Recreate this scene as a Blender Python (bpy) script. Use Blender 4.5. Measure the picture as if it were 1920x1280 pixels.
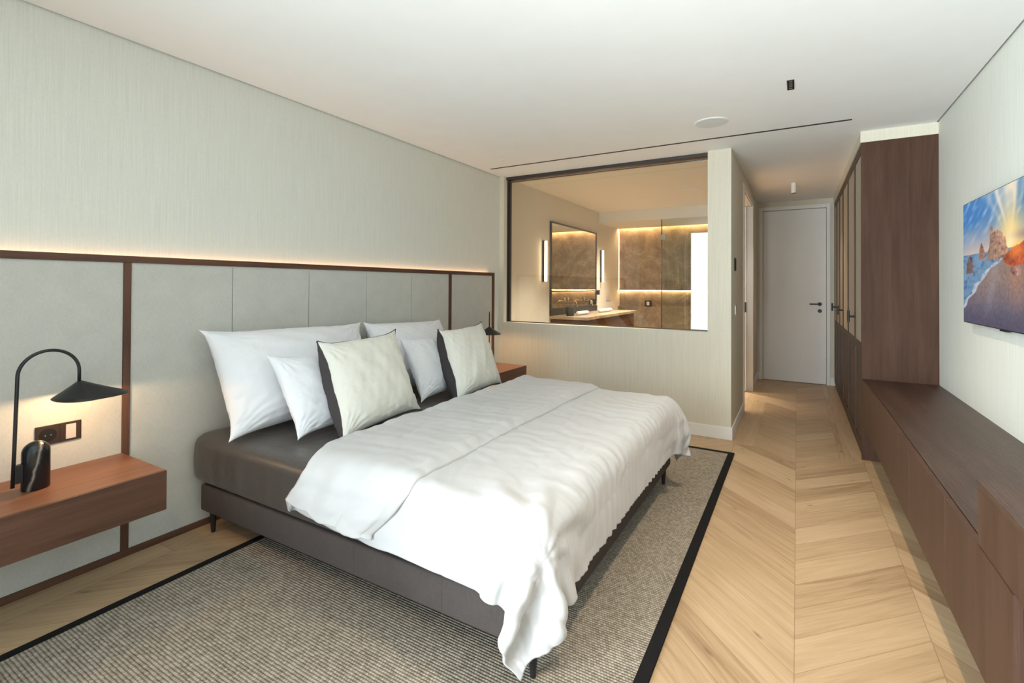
import bpy, bmesh, math, random
import numpy as np
from mathutils import Vector, Matrix
random.seed(7); np.random.seed(7)
S=bpy.context.scene; COL=S.collection; PI=math.pi
for o in list(bpy.data.objects): bpy.data.objects.remove(o)

# ------------------------------------------------------------------ camera
F=916.33; H=2.60; CAMZ=1.3642
yaw,pitch,roll=[math.radians(a) for a in (30.266,0.518,0.275)]
fwd=Vector((-math.sin(yaw),math.cos(yaw),0)); rgt=Vector((math.cos(yaw),math.sin(yaw),0)); up=Vector((0,0,1))
f2=fwd*math.cos(pitch)+up*math.sin(pitch); u2=up*math.cos(pitch)-fwd*math.sin(pitch)
r3=rgt*math.cos(roll)+u2*math.sin(roll); u3=u2*math.cos(roll)-rgt*math.sin(roll)
cd=bpy.data.cameras.new('camera'); cam=bpy.data.objects.new('camera',cd); COL.objects.link(cam)
cam.matrix_world=Matrix(((r3.x,u3.x,-f2.x,0),(r3.y,u3.y,-f2.y,0),(r3.z,u3.z,-f2.z,CAMZ),(0,0,0,1)))
cd.sensor_width=36; cd.lens=F/1920*36; cd.shift_y=(526.54-640)/1920; cd.clip_start=.02
S.camera=cam

# ------------------------------------------------------------------ world, exposure, large lights
w=bpy.data.worlds.new('world'); S.world=w; w.use_nodes=True
bg=w.node_tree.nodes['Background']; bg.inputs[0].default_value=(.80,.92,1,1); bg.inputs[1].default_value=.8
S.view_settings.view_transform='Standard'; S.view_settings.look='None'
S.view_settings.exposure=0.84; S.view_settings.gamma=1; S.view_settings.use_curve_mapping=False

def light(name,kind,loc,power,color,rot=(0,0,0),**k):
    d=bpy.data.lights.new(name,kind); d.energy=power; d.color=color
    for a,b in k.items(): setattr(d,a,b)
    o=bpy.data.objects.new(name,d); o.location=loc; o.rotation_euler=rot; COL.objects.link(o); return o
COOL=(.82,.94,1.0); WARM=(1,.80,.58); WARM2=(1,.62,.32)
# daylight entering by the bedroom window wall behind the camera
light('window_daylight','AREA',(-3.5,-4.6,1.9),600,COOL,(math.radians(90),0,0),shape='RECTANGLE',size=1.7,size_y=3.6)
light('window_daylight','AREA',(-1.67,-4.6,1.9),165,COOL,(math.radians(90),0,0),shape='RECTANGLE',size=1.96,size_y=3.6)
light('ceiling_fill','AREA',(-1.9,-3.3,-.5),205,(.84,.96,1.0),(math.radians(180-45),0,0),shape='RECTANGLE',size=2.4,size_y=2.0)  # added unseen fill, aimed up through the window to brighten the ceiling
# recessed ceiling downlights (narrow black grids on the room's axis)
for i,y in enumerate((3.43,1.55,-.2)):
    light('downlight_beam','SPOT',(-.035,y,2.575),47,WARM,(0,0,0),spot_size=math.radians(92),spot_blend=.9,shadow_soft_size=.03)
# added fill spots at the bathroom ceiling, no fittings, brightening the room
for x,y in ((-2.0,5.4),(-2.0,6.6),(-1.6,7.6),(-2.3,7.8)):
    light('bathroom_fill','SPOT',(x,y,2.60),190,(1,.88,.71),(0,0,0),spot_size=math.radians(84),spot_blend=1.0,shadow_soft_size=.025)
light('hall_spot_beam','SPOT',(-.035,6.72,2.47),10,(1,.88,.74),(0,0,0),spot_size=math.radians(100),spot_blend=.8,shadow_soft_size=.02)

# ------------------------------------------------------------------ mesh helpers
def bm_box(bm,x0,x1,y0,y1,z0,z1):
    v=[bm.verts.new((x,y,z)) for x in (x0,x1) for y in (y0,y1) for z in (z0,z1)]
    for f in ((0,1,3,2),(4,6,7,5),(0,4,5,1),(2,3,7,6),(0,2,6,4),(1,5,7,3)): bm.faces.new([v[i] for i in f])
def obj(name,bm,mat,parent=None,bevel=0,seg=2,smooth=False):
    if isinstance(bm,tuple):
        b=bmesh.new(); bm_box(b,*bm); bm=b
    elif isinstance(bm,list):
        b=bmesh.new()
        for q in bm: bm_box(b,*q)
        bm=b
    if bevel:
        bmesh.ops.bevel(bm,geom=list(bm.edges),offset=bevel,segments=seg,profile=.5,affect='EDGES')
    bmesh.ops.recalc_face_normals(bm,faces=list(bm.faces))
    o3=Vector((0,0,0)); p=parent
    while p is not None: o3+=Vector(p.location); p=p.parent
    if o3.length: bmesh.ops.translate(bm,vec=-o3,verts=list(bm.verts))
    me=bpy.data.meshes.new(name); bm.to_mesh(me); bm.free()
    if mat: me.materials.append(mat)
    if smooth:
        for f in me.polygons: f.use_smooth=True
    o=bpy.data.objects.new(name,me); COL.objects.link(o)
    if parent: o.parent=parent
    return o
def autosm(o,a=35):
    me=o.data
    for f in me.polygons: f.use_smooth=True
    try: me.set_sharp_from_angle(angle=math.radians(a))
    except Exception: pass
    return o
def tag(o,label,cat,group=None):
    o['label']=label; o['category']=cat
    if group: o['group']=group
    return o
def thing(name,label,cat,loc,group=None):
    o=bpy.data.objects.new(name,None); o.empty_display_size=.1; o.location=loc; COL.objects.link(o); return tag(o,label,cat,group)
def struct(name,bm,mat,**k):
    o=obj(name,bm,mat,**k); o['kind']='structure'; return o
def struct_root(name,loc):
    o=bpy.data.objects.new(name,None); o.location=loc; COL.objects.link(o); o['kind']='structure'; return o
def copy_tree(o,parent=None):
    c=o.copy(); COL.objects.link(c)
    if parent: c.parent=parent
    for ch in list(o.children): copy_tree(ch,c)
    return c
def bm_cyl(bm,p0,p1,r0,r1=None,n=24):
    r1=r0 if r1 is None else r1
    p0=Vector(p0);p1=Vector(p1);d=p1-p0
    q=d.to_track_quat('Z','Y').to_matrix().to_4x4(); q.translation=(p0+p1)/2
    bmesh.ops.create_cone(bm,cap_ends=True,segments=n,radius1=r0,radius2=r1,depth=d.length,matrix=q)
def bm_tube(bm,pts,r,n=12):
    pts=[Vector(p) for p in pts]; rings=[]
    ref=None
    for i,p in enumerate(pts):
        t=(pts[min(i+1,len(pts)-1)]-pts[max(i-1,0)]).normalized()
        if ref is None: ref=t.orthogonal().normalized()
        ref=(ref-t*ref.dot(t)).normalized(); b=t.cross(ref)
        rr=r[i] if isinstance(r,(list,tuple)) else r
        rings.append([bm.verts.new(p+(ref*math.cos(a)+b*math.sin(a))*rr) for a in [2*PI*k/n for k in range(n)]])
    for a,b in zip(rings,rings[1:]):
        for k in range(n): bm.faces.new((a[k],a[(k+1)%n],b[(k+1)%n],b[k]))
    bm.faces.new(rings[0][::-1]); bm.faces.new(rings[-1])
def bm_grid(bm,P,flip=False):
    n,m=P.shape[:2]
    V=[[bm.verts.new(P[i,j].tolist()) for j in range(m)] for i in range(n)]
    for i in range(n-1):
        for j in range(m-1):
            f=(V[i][j],V[i+1][j],V[i+1][j+1],V[i][j+1])
            bm.faces.new(f[::-1] if flip else f)
    return V
def bm_lathe(bm,prof,c,n=32,sx=1,sy=1):
    rings=[]
    for r,z in prof:
        rings.append([bm.verts.new((c[0]+r*sx*math.cos(2*PI*k/n),c[1]+r*sy*math.sin(2*PI*k/n),c[2]+z)) for k in range(n)])
    for a,b in zip(rings,rings[1:]):
        for k in range(n): bm.faces.new((a[k],a[(k+1)%n],b[(k+1)%n],b[k]))
    bm.faces.new(rings[0][::-1]); bm.faces.new(rings[-1])

# ------------------------------------------------------------------ materials
def lin(r,g,b): return tuple(((c/255)/12.92 if c/255<=.04045 else ((c/255+.055)/1.055)**2.4) for c in (r,g,b))+(1,)
class NT:
    def __init__(s,name):
        s.m=bpy.data.materials.new(name); s.m.use_nodes=True; s.t=s.m.node_tree; s.b=s.t.nodes['Principled BSDF']; s.out=s.t.nodes['Material Output']
    def n(s,k,**a):
        x=s.t.nodes.new(k)
        for q,v in a.items(): setattr(x,q,v)
        return x
    def l(s,a,b): s.t.links.new(a,b)
    def coord(s,scale=(1,1,1),rot=(0,0,0),loc=(0,0,0),kind='Object'):
        tc=s.n('ShaderNodeTexCoord'); mp=s.n('ShaderNodeMapping')
        mp.inputs['Scale'].default_value=scale; mp.inputs['Rotation'].default_value=rot; mp.inputs['Location'].default_value=loc
        s.l(tc.outputs[kind],mp.inputs['Vector']); return mp.outputs[0]
    def noise(s,vec,scale=1,detail=4,rough=.5,dist=0):
        x=s.n('ShaderNodeTexNoise'); x.inputs['Scale'].default_value=scale; x.inputs['Detail'].default_value=detail
        x.inputs['Roughness'].default_value=rough; x.inputs['Distortion'].default_value=dist
        if vec is not None: s.l(vec,x.inputs['Vector'])
        return x.outputs['Fac']
    def ramp(s,fac,stops):
        x=s.n('ShaderNodeValToRGB'); e=x.color_ramp.elements
        while len(e)<len(stops): e.new(.5)
        for i,(p,c) in enumerate(stops): e[i].position=p; e[i].color=c
        s.l(fac,x.inputs[0]); return x.outputs[0]
    def m_(s,op,a,b=None,c=None):
        x=s.n('ShaderNodeMath',operation=op)
        for i,v in enumerate((a,b,c)):
            if v is None: continue
            if isinstance(v,(int,float)): x.inputs[i].default_value=v
            else: s.l(v,x.inputs[i])
        return x.outputs[0]
    def mixc(s,f,a,b,mode='MIX'):
        x=s.n('ShaderNodeMix',data_type='RGBA',blend_type=mode)
        for i,v in ((0,f),(6,a),(7,b)):
            if isinstance(v,(int,float,tuple)): x.inputs[i].default_value=v
            else: s.l(v,x.inputs[i])
        return x.outputs[2]
    def bump(s,h,strength=.2,dist=.01):
        x=s.n('ShaderNodeBump'); x.inputs['Strength'].default_value=strength; x.inputs['Distance'].default_value=dist
        s.l(h,x.inputs['Height']); s.l(x.outputs[0],s.b.inputs['Normal'])
    def base(s,c,rough=.5,spec=.5,metal=0):
        if isinstance(c,tuple): s.b.inputs['Base Color'].default_value=c
        else: s.l(c,s.b.inputs['Base Color'])
        if isinstance(rough,(int,float)): s.b.inputs['Roughness'].default_value=rough
        else: s.l(rough,s.b.inputs['Roughness'])
        s.b.inputs['Specular IOR Level'].default_value=spec; s.b.inputs['Metallic'].default_value=metal
        return s.m
def plain(name,c,rough=.5,spec=.5,metal=0,nz=.03):
    t=NT(name); f=t.noise(t.coord((1,1,1)),6,3)
    a=tuple(min(1,x*(1+nz)) for x in c[:3])+(1,); b=tuple(x*(1-nz) for x in c[:3])+(1,)
    return t.base(t.ramp(f,[(.3,b),(.7,a)]),rough,spec,metal)
def emit(name,c,st):
    t=NT(name); t.b.inputs['Base Color'].default_value=c; t.b.inputs['Emission Color'].default_value=c; t.b.inputs['Emission Strength'].default_value=st; return t.m
def wood(name,dark,mid,lite,axis='Z',rough=.5,spec=.35,pore=.12):
    t=NT(name); st={'X':(1,14,14),'Y':(14,1,14),'Z':(14,14,1)}[axis]; st2=tuple(8*a if a>1 else 3 for a in st)
    n1=t.noise(t.coord(st),1.3,5,.6,.6); n2=t.noise(t.coord(st2),3,3,.6); n3=t.noise(t.coord((1,1,1)),2,2)
    f=t.m_('ADD',t.m_('MULTIPLY',n1,.55),t.m_('ADD',t.m_('MULTIPLY',n2,.25),t.m_('MULTIPLY',n3,.2)))
    c=t.ramp(f,[(.34,dark),(.5,mid),(.68,lite)])
    t.bump(n2,pore,.003)
    return t.base(c,rough,spec)
def wallpaper(name,c):
    t=NT(name); n1=t.noise(t.coord((190,190,3.2)),1,3,.7); n2=t.noise(t.coord((45,45,.8)),1,2,.6); n3=t.noise(t.coord((260,260,90)),1,2)
    f=t.m_('ADD',t.m_('MULTIPLY',n1,.62),t.m_('ADD',t.m_('MULTIPLY',n2,.10),t.m_('MULTIPLY',n3,.28)))
    a=tuple(min(1,x*1.07) for x in c[:3])+(1,); b=tuple(x*.91 for x in c[:3])+(1,)
    t.bump(n1,.12,.002)
    return t.base(t.ramp(f,[(.33,b),(.67,a)]),.72,.25)
def weave(name,c,amp=.14,sc=1.0,rough=.9,spec=.15,bump=.25):
    t=NT(name); a=t.noise(t.coord((60*sc,60*sc,420*sc)),1,3,.7); b=t.noise(t.coord((420*sc,420*sc,40*sc)),1,3,.7); n=t.noise(t.coord((9,9,9)),1,3)
    f=t.m_('ADD',t.m_('MULTIPLY',t.m_('ADD',a,b),.4),t.m_('MULTIPLY',n,.2))
    hi=tuple(min(1,x*(1+amp)) for x in c[:3])+(1,); lo=tuple(x*(1-amp) for x in c[:3])+(1,)
    t.bump(f,bump,.002)
    return t.base(t.ramp(f,[(.35,lo),(.65,hi)]),rough,spec)
def cloth(name,c,rough=.85,sheen=.25,wr=.25,wscale=7,spec=.2,amp=.02):
    t=NT(name); n1=t.noise(t.coord((1,1,1)),wscale,5,.55,1.2); n2=t.noise(t.coord((1,1,1)),900,2)
    h=t.m_('ADD',n1,t.m_('MULTIPLY',n2,.02)); t.bump(h,wr,.02)
    hi=tuple(min(1,x*(1+amp)) for x in c[:3])+(1,); lo=tuple(x*(1-amp) for x in c[:3])+(1,)
    t.b.inputs['Sheen Weight'].default_value=sheen
    return t.base(t.ramp(n2,[(.4,lo),(.6,hi)]),rough,spec)

M_wall=wallpaper('wallpaper_greige',(.74,.75,.685,1))
M_wall2=wallpaper('wallpaper_cream',(.73,.675,.55,1))
M_ceil=plain('ceiling_paint',(.90,.905,.90,1),.85,.2,nz=.01)
M_white=plain('white_lacquer',(.85,.83,.79,1),.45,.4,nz=.01)
M_bath=plain('bathroom_plaster',(.74,.71,.64,1),.8,.2,nz=.01)
M_panel=weave('headboard_linen',(.56,.56,.515,1),.13)
M_woodH=wood('walnut_frame',(.060,.026,.016,1),(.105,.048,.030,1),(.16,.078,.048,1),'Z')
M_woodY=wood('walnut_rail',(.060,.026,.016,1),(.105,.048,.030,1),(.16,.078,.048,1),'Y')
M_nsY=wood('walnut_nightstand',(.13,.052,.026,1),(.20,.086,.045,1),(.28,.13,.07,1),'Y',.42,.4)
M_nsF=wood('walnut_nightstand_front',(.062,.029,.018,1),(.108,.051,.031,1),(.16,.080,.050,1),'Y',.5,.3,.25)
M_wardS=wood('oak_dark_side',(.054,.025,.015,1),(.076,.036,.021,1),(.10,.049,.030,1),'Z',.6,.2,.2)
M_wardD=wood('oak_dark_doors',(.050,.030,.022,1),(.078,.048,.036,1),(.11,.072,.055,1),'Z',.5,.3,.2)
M_bench=wood('oak_dark_top',(.036,.018,.012,1),(.060,.031,.021,1),(.10,.056,.04,1),'Y',.33,.32,.9)
M_benchF=wood('oak_dark_front',(.056,.028,.018,1),(.076,.038,.024,1),(.10,.052,.034,1),'Z',.5,.28,.2)
M_dark=plain('recess_shade',(.018,.012,.010,1),.8,.2)  # near-black colour stands in for the shade in gaps and recesses
M_black=plain('black_metal',(.012,.012,.013,1),.42,.5)
M_blackg=plain('black_matte',(.010,.010,.010,1),.6,.3)
M_chrome=plain('brushed_steel',(.6,.58,.55,1),.25,.5,1)
M_brass=plain('aged_brass',(.60,.42,.22,1),.25,.5,1)
M_linen=weave('wardrobe_linen',(.48,.42,.34,1),.10,.8)
M_basef=weave('bed_base_weave',(.078,.064,.059,1),.18,1.1)
M_sheet=cloth('charcoal_satin_sheet',(.062,.050,.042,1),.38,.1,.30,5,.45,.04)
M_duvet=cloth('white_duvet_cotton',(.56,.555,.555,1),.75,.2,.14,5,.2,.01)
M_pillow=cloth('white_pillow_cotton',(.85,.86,.89,1),.75,.2,.22,8,.2,.01)
M_cush=cloth('cream_cushion_linen',(.76,.745,.67,1),.9,.2,.16,9,.15,.05)
M_char=weave('charcoal_cushion_back',(.070,.060,.062,1),.2,1.2)
M_rugb=weave('rug_black_tape',(.012,.011,.011,1),.2,1)
M_bronze=plain('dark_bronze_frame',(.045,.036,.034,1),.4,.5)
M_plug=plain('brown_plug_plate',(.035,.020,.015,1),.45,.4)
M_plugw=plain('grey_switch_rocker',(.55,.50,.47,1),.4,.4)
M_cup=plain('black_ceramic',(.02,.024,.022,1),.35,.5)
M_towel=cloth('white_towel',(.80,.78,.74,1),.95,.4,.5,40,.1,.03)
M_speak=plain('speaker_grille',(.72,.75,.74,1),.8,.2,nz=.02)
M_curt=cloth('grey_curtain',(.42,.42,.40,1),.9,.2,.1,8)
M_led=emit('warm_led',(1,.60,.34,1),7.5)
M_led3=emit('warm_led_corner',(1,.62,.32,1),4.0)
M_led2=emit('warm_led_cove',(1,.66,.34,1),22.0)
M_lamp=emit('sconce_tube',(1,.74,.46,1),9.0)
M_bulb=emit('lamp_bulb',(1,.66,.34,1),30.0)

# chevron parquet
def mk_floor():
    t=NT('oak_chevron_parquet'); g=t.n('ShaderNodeNewGeometry'); sp=t.n('ShaderNodeSeparateXYZ'); t.l(g.outputs['Position'],sp.inputs[0]); X,Y=sp.outputs[0],sp.outputs[1]
    cw=.4575; px=.20
    hall=t.m_('GREATER_THAN',Y,4.66)
    xs=t.m_('ADD',X,.01)
    col=t.m_('FLOOR',t.m_('DIVIDE',xs,cw)); inx=t.m_('SUBTRACT',xs,t.m_('MULTIPLY',col,cw))
    par=t.m_('ABSOLUTE',t.m_('MODULO',col,2))                # 0 right column, 1 left column
    sgn=t.m_('SUBTRACT',1,t.m_('MULTIPLY',par,2))            # +1 / -1
    a=t.m_('SUBTRACT',Y,t.m_('MULTIPLY',xs,sgn))              # right col y-x ; left col y+x
    # keep V pattern continuous for further columns
    a=t.m_('ADD',a,t.m_('MULTIPLY',sgn,t.m_('MULTIPLY',t.m_('ADD',col,t.m_('MULTIPLY',par,1)),cw)))
    row=t.m_('FLOOR',t.m_('DIVIDE',a,px)); inr=t.m_('FRACT',t.m_('DIVIDE',a,px))
    b=t.m_('ADD',Y,t.m_('MULTIPLY',xs,sgn))
    # straight border boards: by the headboard wall and along the hall
    side=t.m_('GREATER_THAN',t.m_('ABSOLUTE',xs),.302)
    bord=t.m_('MAXIMUM',t.m_('MULTIPLY',hall,side),t.m_('LESS_THAN',X,-2.755))
    row2=t.m_('FLOOR',t.m_('DIVIDE',t.m_('ADD',Y,t.m_('MULTIPLY',t.m_('GREATER_THAN',X,0),.6)),1.3)); iny=t.m_('FRACT',t.m_('DIVIDE',Y,1.3))
    def sel(f,p,q): return t.m_('ADD',t.m_('MULTIPLY',t.m_('SUBTRACT',1,f),p),t.m_('MULTIPLY',f,q))
    idr=sel(bord,t.m_('ADD',row,t.m_('MULTIPLY',col,37.3)),t.m_('ADD',row2,t.m_('MULTIPLY',t.m_('FLOOR',t.m_('MULTIPLY',X,3)),11.7)))
    wn=t.n('ShaderNodeTexWhiteNoise',noise_dimensions='1D'); t.l(idr,wn.inputs['W']); rnd=wn.outputs['Value']
    # grain coordinates
    ga=sel(bord,t.m_('MULTIPLY',b,.9),t.m_('MULTIPLY',Y,1.2)); gb=sel(bord,a,X)
    cv=t.n('ShaderNodeCombineXYZ'); t.l(ga,cv.inputs[0]); t.l(t.m_('MULTIPLY',gb,13),cv.inputs[1]); t.l(t.m_('MULTIPLY',rnd,31),cv.inputs[2])
    n1=t.noise(cv.outputs[0],1.4,5,.6,1.0)
    cv2=t.n('ShaderNodeCombineXYZ'); t.l(t.m_('MULTIPLY',ga,4),cv2.inputs[0]); t.l(t.m_('MULTIPLY',gb,130),cv2.inputs[1]); t.l(t.m_('MULTIPLY',rnd,31),cv2.inputs[2])
    n2=t.noise(cv2.outputs[0],1,3,.6)
    f=t.m_('ADD',t.m_('MULTIPLY',n1,.45),t.m_('ADD',t.m_('MULTIPLY',n2,.22),t.m_('MULTIPLY',rnd,.20)))
    c=t.ramp(f,[(.24,lin(156,126,94)),(.38,lin(185,155,120)),(.50,lin(198,169,133)),(.66,lin(211,185,150))])
    # knots
    kv=t.n('ShaderNodeCombineXYZ'); t.l(t.m_('MULTIPLY',ga,2.0),kv.inputs[0]); t.l(t.m_('MULTIPLY',gb,6.5),kv.inputs[1]); t.l(t.m_('MULTIPLY',rnd,9),kv.inputs[2])
    vo=t.n('ShaderNodeTexVoronoi'); vo.inputs['Scale'].default_value=1.0; t.l(kv.outputs[0],vo.inputs['Vector'])
    kn=t.ramp(vo.outputs['Distance'],[(.02,(.38,.38,.38,1)),(.09,(1,1,1,1))])
    c=t.mixc(.75,c,kn,'MULTIPLY')
    # joints
    def edge(v,w): return t.m_('LESS_THAN',t.m_('MINIMUM',v,t.m_('SUBTRACT',1,v)),w)
    j1=t.m_('MAXIMUM',edge(inr,.008),edge(t.m_('DIVIDE',inx,cw),.0028))
    jx=t.m_('LESS_THAN',t.m_('ABSOLUTE',t.m_('SUBTRACT',t.m_('ABSOLUTE',xs),.302)),.0013)
    j2=t.m_('MAXIMUM',edge(iny,.0012),t.m_('MULTIPLY',jx,hall))
    j3=t.m_('LESS_THAN',t.m_('ABSOLUTE',t.m_('ADD',X,2.755)),.0015)
    j=t.m_('MAXIMUM',sel(bord,j1,j2),t.m_('MAXIMUM',j3,t.m_('MULTIPLY',jx,hall)))
    c=t.mixc(t.m_('MULTIPLY',j,.5),c,lin(96,66,42))
    t.bump(t.m_('SUBTRACT',t.m_('MULTIPLY',n2,.3),j),.10,.002)
    return t.base(c,.42,.35)
M_floor=mk_floor()
def mk_rug():
    t=NT('rug_sisal_weave'); g=t.n('ShaderNodeNewGeometry'); sp=t.n('ShaderNodeSeparateXYZ'); t.l(g.outputs['Position'],sp.inputs[0]); X,Y=sp.outputs[0],sp.outputs[1]
    nz=t.noise(g.outputs['Position'],60,3,.6); 
    yy=t.m_('ADD',t.m_('DIVIDE',Y,.0125),t.m_('MULTIPLY',nz,.35))
    row=t.m_('FLOOR',yy); rib=t.m_('SINE',t.m_('MULTIPLY',t.m_('FRACT',yy),PI))
    xx=t.m_('ADD',t.m_('DIVIDE',X,.0115),t.m_('MULTIPLY',t.m_('MODULO',row,2),.5))
    bead=t.m_('SINE',t.m_('MULTIPLY',t.m_('FRACT',xx),PI))
    wn=t.n('ShaderNodeTexWhiteNoise',noise_dimensions='2D'); cv=t.n('ShaderNodeCombineXYZ'); t.l(t.m_('FLOOR',xx),cv.inputs[0]); t.l(row,cv.inputs[1]); t.l(cv.outputs[0],wn.inputs['Vector'])
    h=t.m_('MULTIPLY',t.m_('POWER',rib,.7),t.m_('ADD',t.m_('MULTIPLY',bead,.45),.55))
    f=t.m_('ADD',t.m_('MULTIPLY',h,.62),t.m_('ADD',t.m_('MULTIPLY',wn.outputs['Value'],.26),t.m_('MULTIPLY',t.noise(g.outputs['Position'],9,3),.14)))
    c=t.ramp(f,[(.14,lin(84,74,65)),(.5,lin(144,133,119)),(.88,lin(186,176,160))])
    t.bump(h,.55,.006)
    return t.base(c,.95,.1)
M_rug=mk_rug()
def mk_stone():
    t=NT('brown_marble'); v=t.coord((1,1,1)); n=t.noise(v,2.6,8,.68,1.6); n2=t.noise(v,34,4,.7)
    c=t.ramp(t.m_('ADD',t.m_('MULTIPLY',n,.75),t.m_('MULTIPLY',n2,.25)),[(.30,lin(118,100,84)),(.47,lin(150,130,110)),(.58,lin(176,157,134)),(.72,lin(206,190,166))])
    return t.base(c,.35,.4)
M_stone=mk_stone()
def mk_bmarble():
    t=NT('black_marble_vein'); tc=t.n('ShaderNodeTexCoord'); sp=t.n('ShaderNodeSeparateXYZ'); t.l(tc.outputs['Object'],sp.inputs[0])
    n=t.noise(tc.outputs['Object'],14,4,.6); v=t.m_('ADD',t.m_('SUBTRACT',sp.outputs[1],t.m_('MULTIPLY',sp.outputs[2],.20)),t.m_('MULTIPLY',t.m_('SUBTRACT',n,.5),.03))
    w_=t.m_('ABSOLUTE',t.m_('ADD',v,.028)); n2=t.noise(tc.outputs['Object'],40,3)
    c=t.ramp(w_,[(.0022,lin(150,142,132)),(.0045,(.010,.011,.012,1))])
    return t.base(c,.22,.5)
M_bm=mk_bmarble()
def mk_glass(name,tint,ior):
    t=NT(name); t.t.nodes.remove(t.b)
    tr=t.n('ShaderNodeBsdfTransparent'); tr.inputs[0].default_value=tint
    gl=t.n('ShaderNodeBsdfGlossy'); gl.inputs['Roughness'].default_value=0.0; gl.inputs[0].default_value=(1,1,1,1)
    ge=t.n('ShaderNodeNewGeometry'); fr=t.n('ShaderNodeFresnel')
    t.l(t.m_('ADD',t.m_('MULTIPLY',t.m_('SUBTRACT',1,ge.outputs['Backfacing']),ior),t.m_('MULTIPLY',ge.outputs['Backfacing'],1/ior)),fr.inputs['IOR'])
    mx=t.n('ShaderNodeMixShader'); t.l(fr.outputs[0],mx.inputs[0]); t.l(tr.outputs[0],mx.inputs[1]); t.l(gl.outputs[0],mx.inputs[2]); t.l(mx.outputs[0],t.out.inputs['Surface'])
    return t.m
M_glass=mk_glass('window_glass',(.955,.965,.945,1),1.52)
M_glass2=mk_glass('shower_glass',(.86,.90,.86,1),1.5)
t=NT('mirror_silver'); M_mirror=t.base((.86,.87,.84,1),.01,.5,1)

# ------------------------------------------------------------------ room shell
XL=-2.937; XR=.913; YF=4.745; YB=-.90; XH=-.508; YD=8.092; BC=2.62; BB=9.07; XW=.441
struct('floor',(-3.1,1.1,YB-.12,9.3,-.1,0),M_floor)
struct('ceiling',[(XL+.012,XR-.012,YB,YF+.105,H,H+.02),(XH-.1,XR-.012,YF+.105,YD+.1,H,H+.02),(-3.1,1.1,YB-.12,9.3,H+.075,H+.15),
                  ],M_ceil)
struct('wall_left',(-3.1,XL,YB-.12,YF+.12,0,H+.08),M_wall)
struct('wall_right',(XR,1.1,YB-.12,9.3,0,H+.08),M_wall)
struct('wall_far',[(XL,-2.88,YF,YF+.2,0,H),(-2.88,-.705,YF,YF+.2,0,.948),(-.705,XH,YF,YF+.2,0,H)],M_wall2)
struct('wall_hall_left',[(XH-.1,XH,YF+.2,5.905,0,H),(XH-.1,XH,5.905,7.09,2.42,H),(XH-.1,XH,7.16,YD,0,H),(XH-.02,XH,7.09,7.16,2.42,H)],M_wall2)
struct('wall_hall_end',[(XH-.1,-.482,YD,YD+.1,0,H),(.40,XR,YD,YD+.1,0,H),(-.482,.40,YD,YD+.1,2.527,H),(-.482,.40,YD+.06,YD+.1,0,2.527)],M_wall2)
struct('wall_back',[(XL,-1.96,YB-.1,YB,0,H),(.88,XR,YB-.1,YB,0,H),(-1.96,.88,YB-.1,YB,2.52,H),(-1.96,.88,YB-.1,YB,0,.06)],M_wall)
wn2=struct_root('window_2',(-.54,YB-.05,.06))
o=obj('window_frame',[(-1.96,-1.91,YB-.08,YB-.03,.06,2.52),(.83,.88,YB-.08,YB-.03,.06,2.52),(-1.91,.83,YB-.08,YB-.03,2.47,2.52),(-1.91,.83,YB-.08,YB-.03,.06,.11),(-.565,-.515,YB-.08,YB-.03,.11,2.47)],M_bronze,wn2)
# curtain by the window
P=np.zeros((60,3,3))
bm=bmesh.new()
n=70; rows=[]
for k,z in enumerate((.03,1.3,2.56)):
    rows.append([(-2.86+.88*i/n, YB+.11+.035*math.sin(i*.95)+.01*math.sin(i*.37), z) for i in range(n+1)])
bm_grid(bm,np.array(rows)); c=obj('curtain',bm,M_curt,smooth=True); md=c.modifiers.new('s','SOLIDIFY'); md.thickness=.004
tag(c,'grey curtain hanging beside the bedroom window, seen mirrored in the glass','curtain')
# bulkhead above the wardrobe and baseboards
struct('trim_1',(.435,XR,YF,YD,2.512,H),M_wall2)
struct('baseboard_far',(-2.55,XH+.012,YF-.012,YF,0,.108),M_white,bevel=.002)
struct('baseboard_hall',[(XH,XH+.012,YF,5.86,0,.108),(XH,XH+.012,7.235,YD,0,.108)],M_white,bevel=.002)
struct('baseboard_end',[(.40,XW+.01,YD-.012,YD,0,.108),(XH,-.482,YD-.012,YD,0,.108)],M_white,bevel=.002)
# entrance door at the end of the hall
d1=struct_root('door_1',(-.04,YD,0))
obj('door_frame',[(-.482,-.437,YD-.012,YD+.05,0,2.527),(.353,.40,YD-.012,YD+.05,0,2.527),(-.437,.353,YD-.012,YD+.05,2.472,2.527)],M_white,d1,bevel=.003)
lf=obj('door_leaf',(-.433,.349,YD-.004,YD+.04,.006,2.466),M_white,d1,bevel=.002)
obj('door_gap_shade',[(-.437,.353,YD+.04,YD+.055,0,2.472)],M_dark,d1)  # dark sheet behind the leaf, painting the shade of the gap
bm=bmesh.new(); bm_cyl(bm,(.273,YD-.004,1.122),(.273,YD-.014,1.122),.026); bm_cyl(bm,(.273,YD-.01,1.122),(.273,YD-.06,1.122),.011)
bm_tube(bm,[(.279,YD-.055,1.122),(.15,YD-.055,1.122)],.009); autosm(obj('door_handle',bm,M_black,lf))
bm=bmesh.new(); bm_cyl(bm,(.273,YD-.004,1.026),(.273,YD-.014,1.026),.026); autosm(obj('lock_rosette',bm,M_black,lf))
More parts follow.
